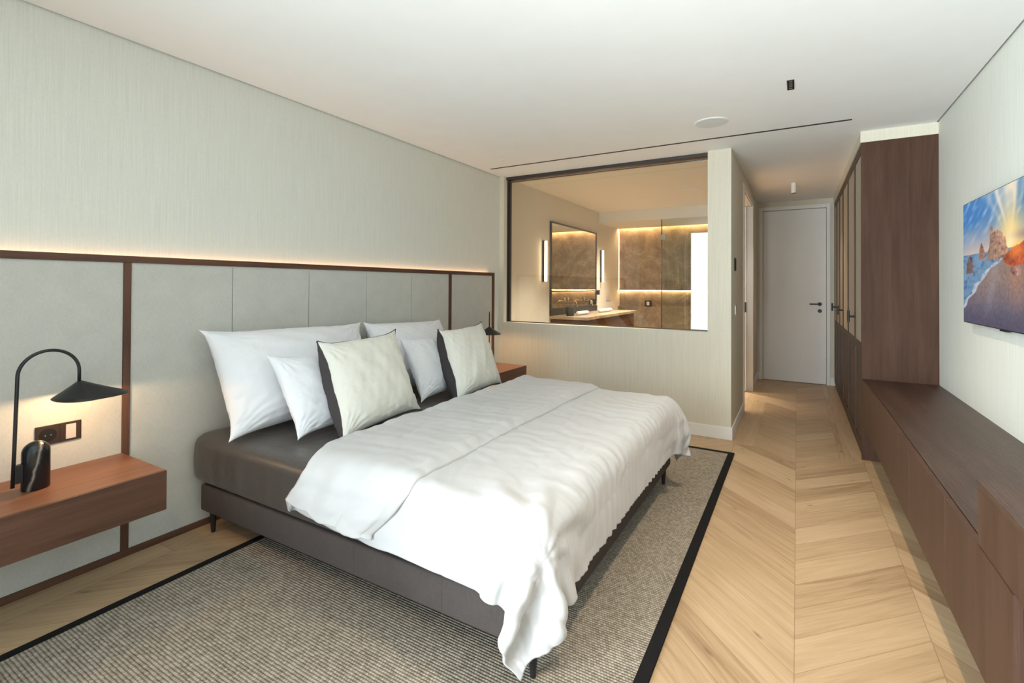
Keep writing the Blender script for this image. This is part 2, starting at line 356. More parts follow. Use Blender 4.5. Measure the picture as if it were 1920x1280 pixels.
# sliding bathroom door in the hall wall
d2=struct_root('door_2',(XH-.05,6.5,0))
obj('door_frame',[(XH-.102,XH+.01,7.085,7.105,0,2.42),(XH-.05,XH+.012,7.10,7.235,0,2.49),(XH-.001,XH+.012,5.84,5.905,0,2.49),(XH-.001,XH+.012,5.905,7.10,2.42,2.49),(XH-.102,XH-.001,5.905,7.10,2.41,2.42)],M_white,d2)
obj('door_leaf',(XH-.115,XH-.065,7.02,7.085,.01,2.40),M_white,d2)
obj('door_latch',(XH-.117,XH-.063,7.016,7.021,1.03,1.16),M_black,d2)
# bathroom shell
struct('wall_bathroom_left',(-3.1,XL,YF+.12,BB+.2,0,BC+.1),M_bath)
struct('wall_bathroom_back',[(XL,XH-.1,BB,BB+.2,1.285,BC),(XL,XH-.1,BB+.05,BB+.2,0,1.285)],M_stone)
struct('ceiling_bathroom',[(XL,XH-.1,YF+.2,8.0,BC,BC+.04),(XL,XH-.1,7.98,9.0,2.44,BC+.04)],M_bath)
struct('wall_bathroom_right',[(XH-.105,XH-.1,YF+.2,5.905,0,BC),(XH-.105,XH-.1,7.2,BB,0,BC),(XH-.105,XH-.1,5.905,7.2,2.42,BC)],M_stone)
struct('trim_2',(XL,XH-.1,BB-.06,BB+.05,0,.985),M_stone)
# ------------------------------------------------------------------ interior window to the bathroom
w1=struct_root('window_1',(-1.8,YF+.105,.948))
gy=YF+.105
obj('window_frame',[(-2.88,-.705,gy-.055,gy+.03,2.568,H),(-2.88,-2.868,gy-.035,gy+.03,.948,2.56),(-2.862,-2.850,gy-.012,gy+.02,.955,2.56),(-2.88,-.705,gy-.012,gy+.012,.948,.957),(-2.88,-.705,gy-.03,gy+.0,2.545,2.551)],M_bronze,w1)
obj('window_pane',(-2.868,-.700,gy-.005,gy+.005,.955,2.556),M_glass,w1)

# ------------------------------------------------------------------ headboard
XP=-2.907
hb=thing('headboard','wide grey linen panelled headboard in a brown wood frame along the left wall','headboard',(XP,2.467,0))
for a,b in ((.385,1.130),(1.162,1.676),(1.680,2.204),(2.208,2.727),(2.731,3.241),(3.245,3.769),(3.807,4.541)):
    obj('upholstered_panel',(XL,XP,a,b,.033,1.470),M_panel,hb,bevel=.002)
obj('top_rail',(XL+.022,XP+.009,.35,4.586,1.469,1.503),M_woodY,hb,bevel=.0015)
obj('bottom_rail',(XL,XP+.009,.35,4.586,0,.034),M_woodY,hb,bevel=.0015)
for a,b in ((.35,.385),(1.130,1.162),(3.769,3.807),(4.541,4.586)):
    obj('stile',(XL,XP+.008,a,b,.034,1.469),M_woodH,hb,bevel=.001)
obj('light_strip',(XL+.001,XL+.018,.37,4.50,1.474,1.480),M_led,hb)

# ------------------------------------------------------------------ nightstands
def nightstand():
    r=thing('nightstand','brown wooden wall-hung nightstand drawer in the left foreground, under the marble-based lamp','nightstand',(XP+.22,.766,.345),'wall-hung nightstands either side of the bed')
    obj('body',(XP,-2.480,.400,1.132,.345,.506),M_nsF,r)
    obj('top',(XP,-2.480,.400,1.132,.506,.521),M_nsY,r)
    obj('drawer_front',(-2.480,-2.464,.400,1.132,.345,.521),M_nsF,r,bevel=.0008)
    return r
ns=nightstand()
ns2=copy_tree(ns); ns2.location=(ns.location.x,4.168,ns.location.z)
ns2['label']='brown wooden wall-hung nightstand in the far corner, mostly hidden behind the pillows'
# ------------------------------------------------------------------ table lamps
def table_lamp():
    r=thing('table_lamp','black arched table lamp with a veined marble base on the left nightstand','table lamp',(-2.705,.757,.521),'arched table lamps on the nightstands')
    c=r.location; bm=bmesh.new()
    hgt=.195; R_=.045; prof=[(.0001,0),(R_*.95,0),(R_,.004),(R_,hgt-R_*.98)]
    for k in range(1,9): a=k/8*PI/2; prof.append((R_*math.cos(a)+.0002,hgt-R_*.98+R_*.98*math.sin(a)))
    bm_lathe(bm,prof,c,40,.80,1.0); obj('marble_base',bm,M_bm,r,smooth=True)
    py=.692
    obj('bracket',(c.x-.012,c.x+.012,py,c.y-.036,.560,.633),M_black,r,bevel=.002)
    pts=[(c.x,py-.004,.545),(c.x,py,.70),(c.x,py+.006,.985)]
    for k in range(1,24): a=PI-k/24*PI; pts.append((c.x,py+.006+.098+.098*math.cos(a),.985+.098*math.sin(a)))
    pts+=[(c.x,py+.202,.985),(c.x,py+.202,.938)]
    bm=bmesh.new(); bm_tube(bm,pts,.0065,14); obj('arched_stem',bm,M_black,r,smooth=True)
    # leaf shaped shade
    ay=py+.202; bm=bmesh.new(); n=48; rings=[]
    for lev,(q,dz) in enumerate(((.05,0),(.3,-.020),(.6,-.043),(.85,-.061),(1.0,-.072))):
        ring=[]
        for k in range(n):
            th=2*PI*k/n; cs=math.cos(th)   # cs=1 towards the tip (+y)
            rad=.088+.085*max(0,cs)**3.2
            lift=.004*max(0,cs)**2*q*q
            ring.append(bm.verts.new((c.x+rad*q*math.sin(th)*1.38,ay+rad*q*cs,.94+dz+lift*.5)))
        rings.append(ring)
    for a,b in zip(rings,rings[1:]):
        for k in range(n): bm.faces.new((a[k],a[(k+1)%n],b[(k+1)%n],b[k]))
    bm.faces.new(rings[0])
    sh=obj('shade',bm,M_black,r,smooth=True); md=sh.modifiers.new('s','SOLIDIFY'); md.thickness=.002
    bm=bmesh.new(); bmesh.ops.create_uvsphere(bm,u_segments=16,v_segments=10,radius=.014,matrix=Matrix.Translation((c.x,ay+.01,.905))); obj('bulb',bm,M_bulb,r,smooth=True)
    return r
tl=table_lamp()
tl2=copy_tree(tl); tl2.location=(-2.800,4.33,.521); tl2.rotation_euler=(0,0,math.radians(213))
tl2['label']='black arched table lamp on the far nightstand, partly hidden behind a pillow'
def lampglow(x,y,p=3.2): light('lamp_glow','POINT',(x,y,.885),p,WARM2,shadow_soft_size=.02)
lampglow(-2.705,.904)
a=math.radians(213); dx,dy=0,.137+.01; lampglow(-2.80-math.sin(a)*dy,4.33+math.cos(a)*dy,3.2)
# socket plate
so=thing('wall_socket','dark brown socket and light grey switch plate above the left nightstand','wall socket',(XP,.888,.68))
obj('plate',(XP,XP+.008,.808,.969,.640,.726),M_plug,so,bevel=.0015)
bm=bmesh.new(); bm_cyl(bm,(XP+.007,.850,.683),(XP+.0095,.850,.683),.030,.030,28); bm_cyl(bm,(XP+.002,.850,.683),(XP+.0105,.850,.683),.024,.022,28); autosm(obj('socket_well',bm,M_blackg,so))
bm=bmesh.new()
for dy in (-.0095,.0095): bm_cyl(bm,(XP+.008,.850+dy,.683),(XP+.0112,.850+dy,.683),.0026,n=10)
obj('socket_contact',bm,M_chrome,so)
obj('rocker',(XP+.007,XP+.0115,.912,.948,.650,.716),M_plugw,so,bevel=.001)
obj('module_joint',(XP+.0079,XP+.0085,.8905,.8925,.643,.723),M_blackg,so)

# ------------------------------------------------------------------ bed
bed=thing('bed','low upholstered bed base in grey brown fabric on thin black legs','bed',(-1.78,2.467,0))
def rbox(x0,x1,y0,y1,z0,z1,r,nu=8,seg=5,cut=0):
    bm=bmesh.new(); bm_box(bm,x0,x1,y0,y1,z0,z1)
    if cut: bmesh.ops.subdivide_edges(bm,edges=list(bm.edges),cuts=cut,use_grid_fill=True)
    return bm
bm=bmesh.new(); bm_box(bm,-2.812,-.755,1.457,3.477,.132,.272); bmesh.ops.bevel(bm,geom=list(bm.edges),offset=.012,segments=3,profile=.5,affect='EDGES')
autosm(obj('base_frame',bm,M_basef,bed))
for (x,y) in ((-2.78,1.51),(-.79,1.51),(-2.78,3.42),(-.79,3.42)):
    bm=bmesh.new(); zf=.013 if x>-2.4 else 0; bm_cyl(bm,(x,y,zf),(x,y,.135),.0105,.020,20); autosm(obj('leg',bm,M_black,bed))
for x in (-2.42,-1.62,-1.15):
    obj('base_seam',(x,x+.0025,1.4562,1.4575,.145,.262),M_basef,bed)
# mattress with satin sheet : parametric rounded box
def mattress():
    x0,x1,y0,y1,z0,z1=-2.872,-.752,1.440,3.494,.274,.546
    bm=rbox(x0,x1,y0,y1,z0,z1,0,cut=47)
    cx,cy,cz=(x0+x1)/2,(y0+y1)/2,(z0+z1)/2; hx,hy,hz=(x1-x0)/2,(y1-y0)/2,(z1-z0)/2; r=.062
    for v in bm.verts:
        p=Vector((v.co.x-cx,v.co.y-cy,v.co.z-cz)); q=Vector((max(-hx+r,min(hx-r,p.x)),max(-hy+r,min(hy-r,p.y)),max(-hz+r,min(hz-r,p.z))))
        d=p-q
        if d.length>1e-6: p=q+d.normalized()*r
        # bulge of the sides and vertical puckers of the stretched sheet
        s=max(0,1-(abs(p.z)/hz)**2)
        if abs(p.y)>hy-.08:
            sg=1 if p.y>0 else -1; X=p.x
            env=math.exp(-((X+.72)/.22)**2)*1.0+.45*math.exp(-((X+.1)/.4)**2)
            p.y+=sg*(.010*s+.006*s*env*(math.sin(X*95+1.5*math.sin(X*31))))
        if abs(p.x)>hx-.08: p.x+=(1 if p.x>0 else -1)*.008*s
        v.co=Vector((cx+p.x,cy+p.y,cz+p.z))
    return bm
mt=obj('mattress',mattress(),M_sheet,smooth=True)
tag(mt,'thick mattress in a charcoal satin fitted sheet on the bed base','mattress')
# ------------------------------------------------------------------ duvet (cloth solved by position based dynamics)
def solve_duvet():
    dx=.028; x0=-1.85; Lx=1.40; Ly=2.52
    nx=int(Lx/dx)+1; ny=int(Ly/dx)+1
    gx=x0+np.arange(nx)*dx; yc=2.467; gy_=yc+(np.arange(ny)-(ny-1)/2)*dx
    P=np.zeros((nx,ny,3)); P[...,0]=gx[:,None]; P[...,1]=gy_[None,:]; P[...,2]=.612
    rs=np.random.RandomState(3); P[...,2]+=rs.rand(nx,ny)*.004
    Q=P.copy(); W=np.ones((nx,ny)); c=np.array([-2.0,2.467,.2]); hb_=np.array([2.0-.705,1.062,.402]); r=.085
    top=(gy_>1.5)&(gy_<3.43); W[0,top]=0
    sets=[]
    def add(di,dj,k,s=1):
        L=dx*math.hypot(di,dj)*s
        for par in (0,1):
            a0=par*max(1,di) if di else 0; 
            if di and dj>=0:
                i=np.arange(par*di,nx-di,2*di) if di==1 else np.arange(par,nx-di,2)
                sets.append(('i',i,di,dj,L,k))
            else: sets.append(('j',np.arange(par,ny-dj,2),di,dj,L,k))
    def proj(A,B,wa,wb,L,k):
        d=B-A; l=np.sqrt((d*d).sum(-1,keepdims=True))+1e-9; ws=(wa+wb)[...,None]+1e-9
        cor=k*(l-L)/l*d/ws; return A+cor*wa[...,None],B-cor*wb[...,None]
    def run(di,dj,L,k):
        # split by parity so that pairs do not overlap
        for par in (0,1):
            if di:
                ia=np.arange(par,nx-di,2) if di==1 else np.array([q for q in range(nx-di) if (q//2)%2==par])
                if dj>=0: ja=slice(0,ny-dj); jb=slice(dj,ny)
                else: ja=slice(-dj,ny); jb=slice(0,ny+dj)
                A=P[ia,ja];B=P[ia+di,jb];a,b=proj(A,B,W[ia,ja],W[ia+di,jb],L,k); P[ia,ja]=a;P[ia+di,jb]=b
            else:
                ja=np.arange(par,ny-dj,2) if dj==1 else np.array([q for q in range(ny-dj) if (q//2)%2==par])
                A=P[:,ja];B=P[:,ja+dj];a,b=proj(A,B,W[:,ja],W[:,ja+dj],L,k); P[:,ja]=a;P[:,ja+dj]=b
    dt=.016
    for step in range(260):
        V=(P-Q)*.975; Q=P.copy(); P+=V*W[...,None]; P[...,2]-=9.8*dt*dt*.35*W
        for it in range(7):
            run(1,0,dx,1);run(0,1,dx,1);run(1,1,dx*1.41421,.10);run(1,-1,dx*1.41421,.10);run(2,0,2*dx,.07);run(0,2,2*dx,.07)
            p=P-c; q=np.clip(p,-(hb_-r),hb_-r); d=p-q; l=np.sqrt((d*d).sum(-1))
            inside=(l<r)
            m=inside&(l>1e-6)
            P[m]=(c+q+d/(l[...,None]+1e-9)*r)[m]
            deep=inside&(l<=1e-6); P[deep,2]=(c+hb_)[2]
            P[...,2]=np.maximum(P[...,2],.03)
        # friction where it rests on the bed
        rest=(P[...,2]>.585)
        Q[rest]=Q[rest]*.25+P[rest]*.75
    return P
def upsample(P,k):
    n,m=P.shape[:2]
    def up1(A,k):
        n=A.shape[0]; t=np.linspace(0,n-1,(n-1)*k+1); i=np.clip(t.astype(int),0,n-2); f=(t-i).reshape((-1,)+(1,)*(A.ndim-1))
        p0=A[np.maximum(i-1,0)];p1=A[i];p2=A[i+1];p3=A[np.minimum(i+2,n-1)]
        return .5*((2*p1)+(-p0+p2)*f+(2*p0-5*p1+4*p2-p3)*f*f+(-p0+3*p1-3*p2+p3)*f**3)
    return up1(up1(P,k).swapaxes(0,1),k).swapaxes(0,1)
def normals(P):
    a=np.gradient(P,axis=0);b=np.gradient(P,axis=1);n=np.cross(a,b); n/=np.linalg.norm(n,axis=-1,keepdims=True)+1e-9; return n
D=solve_duvet(); K=4; D=upsample(D,K); N=normals(D)
nx_,ny_=D.shape[:2]; U=np.arange(nx_)*.028/K; Vv=(np.arange(ny_)-(ny_-1)/2)*.028/K+2.467
Ug,Vg=np.meshgrid(U,Vv,indexing='ij')
def fbm(x,y,seed,o=4):
    rs=np.random.RandomState(seed); s=0
    for k in range(o*3):
        a=rs.rand()*2*PI; f=2**(k/3.)*1.0; s=s+np.sin((x*math.cos(a)+y*math.sin(a))*f*2*PI+rs.rand()*6.28)/f**.8
    return s/3
zz=D[...,2]; drop=np.clip((.60-zz)/.3,0,1)
# gathered pleats on the foot side
foot=np.clip((Ug-1.02)/.25,0,1)
ph=Vg*2*PI/.062+2.2*np.sin(Vg*7.3)+1.3*np.sin(Vg*17+1)+.8*Ug*6
amp=.0055*(0.55+.45*np.sin(Vg*9.1+1.2))*foot
disp=amp*np.sin(ph)+.0018*foot*np.sin(Vg*2*PI/.033+3*np.sin(Vg*5)+2)
# broad soft lumps and diagonal creases on the top
disp+=.0045*fbm(Ug*1.1,Vg*1.1,5)*(1-.3*foot)
rid=np.abs(fbm(Ug*1.6+.3*Vg,Vg*.7,11,3)); disp-=.0025*np.exp(-(rid/.22)**2)
# long tension folds running down the near side and over the edge, and pulled creases towards the corner
side=np.clip((1.60-Vg)/.25,0,1)*np.clip((Vg-1.18)/.1,0,1)
disp+=.006*side*np.sin(Ug*2*PI/.21+2*np.sin(Vg*5)+1.6*np.sin(Ug*4))
cx_=Ug-1.12; cy_=Vg-1.45; ra=np.hypot(cx_,cy_); an=np.arctan2(cy_,cx_)
disp+=.007*np.exp(-((ra-.28)/.18)**2)*np.sin(an*11+2*ra*6)
disp+=.0028*np.exp(-((Ug-.9)/.5)**2)*np.sin((Ug*.35+Vg)*2*PI/.11+4*fbm(Ug*1.5,Vg*1.2,33))*(.5+.5*fbm(Ug*2,Vg*2,35))
D=D+N*disp[...,None]; N=normals(D)
# fold-back flap: from the head edge to x = -1.29
ib=int(.550/(.028/K)); h0=.034
flap=[]; rr=np.arange(0,ib)
hh=np.where(rr<ib-8,h0,h0*(.10+.90*((ib-1-rr)/8.)**.6))
hang=np.clip((.57-D[:ib,:,2])/.22,0,1)
puff=hh[:,None]*(1+.35*fbm(Ug[:ib]*1.7,Vg[:ib]*1.2,21))
dl=np.clip((.52-D[...,2])/.40,0,1)
D[...,0]-=.095*dl**1.2*np.exp(-((Vg-1.28)/.16)**2)*np.clip((Ug-.9)/.3,0,1)
bl=np.clip((.60-D[...,2])/.12,0,1)*np.clip((D[...,2]-.25)/.12,0,1)
D[...,0]+=.045*bl*np.exp(-((Vg-3.45)/.22)**2)*np.clip((Ug-.95)/.2,0,1)
D[...,2]+=.10*dl**1.5*np.exp(-((Vg-3.70)/.16)**2)*np.clip((Ug-.95)/.3,0,1)
hd=np.clip((.56-D[...,2])/.22,0,1)*(1-np.clip(Ug/.9,0,1))**1.5
D[...,0]-=.11*hd
FL=D[:ib]+N[:ib]*puff[...,None]
FL[...,0]-=.13*hang**1.3*(np.arange(ib)/ib)[:,None]**1.5
FL+=N[:ib]*(.016*hang)[...,None]
near=np.array(Vv<2.4)
hem=np.clip((-hang+1),0,1)
FL[...,2]+=.050*hang*(1-.5*(np.arange(ib)/ib)[:,None])*(Vg[:ib]<2.4)+.012*hang
arc=[]
T=D[1]-D[0]; T/=np.linalg.norm(T,axis=-1,keepdims=True)
for k in range(1,6):
    a=PI*k/6; hfull=puff[0][:,None]; arc.append(D[0]+N[0]*hfull/2*(1-math.cos(a))-T*(hfull*.5*math.sin(a)+0))
G=np.concatenate([D[::-1],np.array(arc),FL],axis=0)
bm=bmesh.new(); bm_grid(bm,G,flip=True)
dv=obj('duvet',bm,M_duvet,smooth=True)
md=dv.modifiers.new('solid','SOLIDIFY'); md.thickness=.011; md.offset=0
tag(dv,'white cotton duvet folded back at the top and hanging over the foot of the bed','duvet')

# ------------------------------------------------------------------ pillows
def pillow_mesh(BL,BR,TR,TL,T,pinch=.10,seed=1,n=60,front=1.0,back=1.0,sag=0.0,wr=.006,latk=.10,latf=.5):
    BL,BR,TR,TL=[np.array(q,float) for q in (BL,BR,TR,TL)]
    s=np.linspace(-1,1,n); s=np.sign(s)*(1-(1-np.abs(s))**1.25); u,v=np.meshgrid(s,s,indexing='ij')
    uu=u*(1-pinch*(1-np.abs(v)**4.5)*np.abs(u)**2); vv=v*(1-pinch*(1-np.abs(u)**4.5)*np.abs(v)**2)
    vv=vv-sag*np.exp(-(u/.6)**2)*np.clip(v,0,1)**2
    a=(uu+1)/2;b=(vv+1)/2
    base=(1-a)[...,None]*(1-b)[...,None]*BL+a[...,None]*(1-b)[...,None]*BR+a[...,None]*b[...,None]*TR+(1-a)[...,None]*b[...,None]*TL
    nr=np.cross((BR-BL)+(TR-TL),(TL-BL)+(TR-BR)); nr/=np.linalg.norm(nr)   # faces +X for our layout
    prof=(np.clip(1-np.abs(u)**2.6,0,1)**.55)*(np.clip(1-np.abs(v)**2.6,0,1)**.55)
    rad=fbm(u*.8,v*.8,seed)*.10; th=T/2*prof*(1+rad)
    # radial creases near the corners and along the edges
    edge=1-np.clip(np.minimum(1-np.abs(u),1-np.abs(v))/.45,0,1)
    ang=np.arctan2(np.abs(v)-1.05,np.abs(u)-1.05)
    cr=np.sin(ang*26+3*fbm(u,v,seed+3))*np.exp(-(((np.abs(u)-1)**2+(np.abs(v)-1)**2)/.22))
    pl=np.sin(np.where(np.abs(v)>np.abs(u),u*23,v*23)+4*fbm(u*1.3,v*1.3,seed+9))*edge
    w_=(wr*cr+wr*.45*pl)*np.clip(prof*2.2,0,1)
    base=base+nr*((.007*fbm(u*1.4,v*1.4,seed+20))*(np.maximum(np.abs(u),np.abs(v))**6))[...,None]
    lat=lambda a: np.sign(a)*np.clip(1-np.abs(a),0,.5)*np.clip(np.abs(a)-.45,0,1)*4.2*latk
    off=lat(u)[...,None]*((BR-BL)/2)+lat(v)[...,None]*((TL-BL)/2)
    Fp=base+off*latf+nr*((th*front+w_)[...,None]); Bp=base+off-nr*((th*back+w_*.6)[...,None])
    return Fp,Bp,nr
def pillow(name,Fp,Bp,mat):
    n=Fp.shape[0]; bm=bmesh.new(); A=bm_grid(bm,Fp); B=bm_grid(bm,Bp,flip=True)
    bmesh.ops.remove_doubles(bm,verts=list(bm.verts),dist=.0002)
    o=obj(name,bm,mat,smooth=True); return o
MT=.548
def add_pillow(label,grp,*a,**k):
    Fp,Bp,_=pillow_mesh(*a,**k); o=pillow('pillow',Fp,Bp,M_pillow); tag(o,label,'pillow',grp); return o
add_pillow('large white pillow nearest the camera, leaning on the headboard at the left','white sleeping pillows',
   (-2.50,1.43,MT+.01),(-2.52,2.48,MT+.02),(-2.80,2.57,1.085),(-2.79,1.425,1.115),.27,pinch=.085,seed=2,wr=.008)
add_pillow('large white pillow leaning on the headboard behind the far cushion','white sleeping pillows',
   (-2.53,2.53,MT+.02),(-2.54,3.48,MT+.02),(-2.80,3.50,1.055),(-2.79,2.58,1.085),.24,pinch=.085,seed=5,wr=.008)
add_pillow('small white pillow between the large pillow and the near cream cushion','small white pillows',
   (-2.22,1.62,MT+.012),(-2.24,2.24,MT+.02),(-2.47,2.22,.96),(-2.47,1.60,.985),.15,pinch=.10,seed=8,sag=.05)
add_pillow('small white pillow leaning behind the far cream cushion','small white pillows',
   (-2.22,2.58,MT+.012),(-2.24,3.16,MT+.02),(-2.48,3.18,.965),(-2.47,2.63,.985),.15,pinch=.10,seed=14,sag=.05,wr=.010)
def cushion(label,*a,**k):
    Fp,Bp,nr=pillow_mesh(*a,**k)
    r=thing('cushion',label,'cushion',tuple(((np.array(a[0])+np.array(a[1]))/2).tolist()),'cream cushions with charcoal backs')
    # rim pushed forward: cream front face, charcoal back wrapping round the side
    bm=bmesh.new(); bm_grid(bm,Fp); f=obj('front_cover',bm,M_cush,r,smooth=True)
    bm=bmesh.new(); bm_grid(bm,Bp,flip=True); b=obj('back_cover',bm,M_char,r,smooth=True)
    n=Fp.shape[0]; rim=[Fp[i,0] for i in range(n)]+[Fp[-1,j] for j in range(1,n)]+[Fp[i,-1] for i in range(n-2,-1,-1)]+[Fp[0,j] for j in range(n-2,0,-1)]
    rim=[(p+nr*0.0).tolist() for p in rim]; rim.append(rim[0])
    bm=bmesh.new(); bm_tube(bm,rim[::2]+[rim[0]],.0042,8); obj('piping',bm,M_char,r,smooth=True)
    return r
cushion('cream square cushion with charcoal edge nearer the camera, left of the two',
   (-1.985,1.705,MT+.005),(-2.04,2.375,MT+.03),(-2.33,2.44,1.065),(-2.33,1.815,1.045),.25,pinch=.115,seed=31,front=.65,back=1.35,latk=.22,latf=.1)
cushion('cream square cushion with charcoal edge further from the camera, beside the far nightstand',
   (-2.00,2.695,MT+.005),(-2.02,3.33,MT+.03),(-2.33,3.48,1.055),(-2.33,2.885,1.035),.25,pinch=.12,seed=44,front=.65,back=1.35,latk=.22,latf=.1)

# ------------------------------------------------------------------ rug
rg=thing('rug','grey beige woven rug with a black border under the bed','rug',(-1.48,2.3,0))
obj('woven_field',(-2.46,-.485,.19,4.315,0,.010),M_rug,rg)
obj('border',[(-2.50,-2.46,.15,4.355,0,.0125),(-.485,-.440,.15,4.355,0,.0125),(-2.46,-.485,.15,.19,0,.0125),(-2.46,-.485,4.315,4.355,0,.0125)],M_rugb,rg)

# ------------------------------------------------------------------ wardrobe
wd=thing('wardrobe','tall built-in dark wood wardrobe with beige panelled doors along the hall','wardrobe',(.68,6.3,0))
obj('side_panel',(XW,XR,YF,YF+.022,0,2.512),M_wardS,wd)
obj('carcass',(XW+.03,XR,YF+.022,8.08,0,2.512),M_wardD,wd)
obj('plinth',(XW+.012,XW+.03,YF+.022,8.05,0,.06),M_wardD,wd)
E_=[4.768,5.27,5.95,6.585,7.10,7.56,8.03]
for i,(a,b) in enumerate(zip(E_,E_[1:])):
    a+=.0015;b-=.0015; s=.046; f0,f1=XW,XW+.026
    s0=.012 if i==0 else s
    dr=obj('door',[(f0,f1,a,a+s0,.06,2.505),(f0,f1,b-s,b,.06,2.505),(f0,f1,a+s0,b-s,2.43,2.505),(f0,f1,a+s0,b-s,.852,.915),(f0,f1,a+s0,b-s,.06,.13)],M_wardD,wd)
    obj('upper_panel',(f0+.005,f1,a+s0,b-s,.915,2.43),M_linen,dr)
    obj('lower_panel',(f0+.007,f1,a+s0,b-s,.13,.852),M_wardD,dr)
    if i in (0,2,4):
        y=b-.026; z=1.105
        bm=bmesh.new(); bm_cyl(bm,(f0,y,z),(f0-.055,y,z),.009,n=16); bm_cyl(bm,(f0-.050,y,z-.05),(f0-.050,y,z+.05),.0095,n=16)
        autosm(obj('handle',bm,M_black,dr))
# ------------------------------------------------------------------ floating media bench
bn=thing('media_bench','long dark wood wall-hung bench with flush drawer fronts under the television','bench',(.68,3.2,.295))
obj('body',(XW+.018,XR,1.603,YF,.295,.618),M_dark,bn)  # body coloured near-black so the drawer gaps look shaded
obj('underside',(XW+.001,XR,1.601,YF,.289,.2955),M_benchF,bn)
obj('top',(XW+.0205,XR,1.601,YF,.618,.638),M_bench,bn)
for a,b in ((1.601,2.227),(2.227,2.855),(2.855,YF)):
    obj('drawer_front',(XW,XW+.018,a+.003,b-.003,.290,.637),M_benchF,bn)
obj('recessed_end',(XW+.03,XR,.40,1.599,.02,.618),M_dark,bn)
ds=thing('desk_cabinet','raised dark wood cabinet stacked on the near end of the bench','cabinet',(.68,1.2,.638))
obj('body',(XW+.002,XR,.42,1.872,.638,.800),M_benchF,ds)
obj('top',(XW,XR,.42,1.875,.801,.820),M_bench,ds)
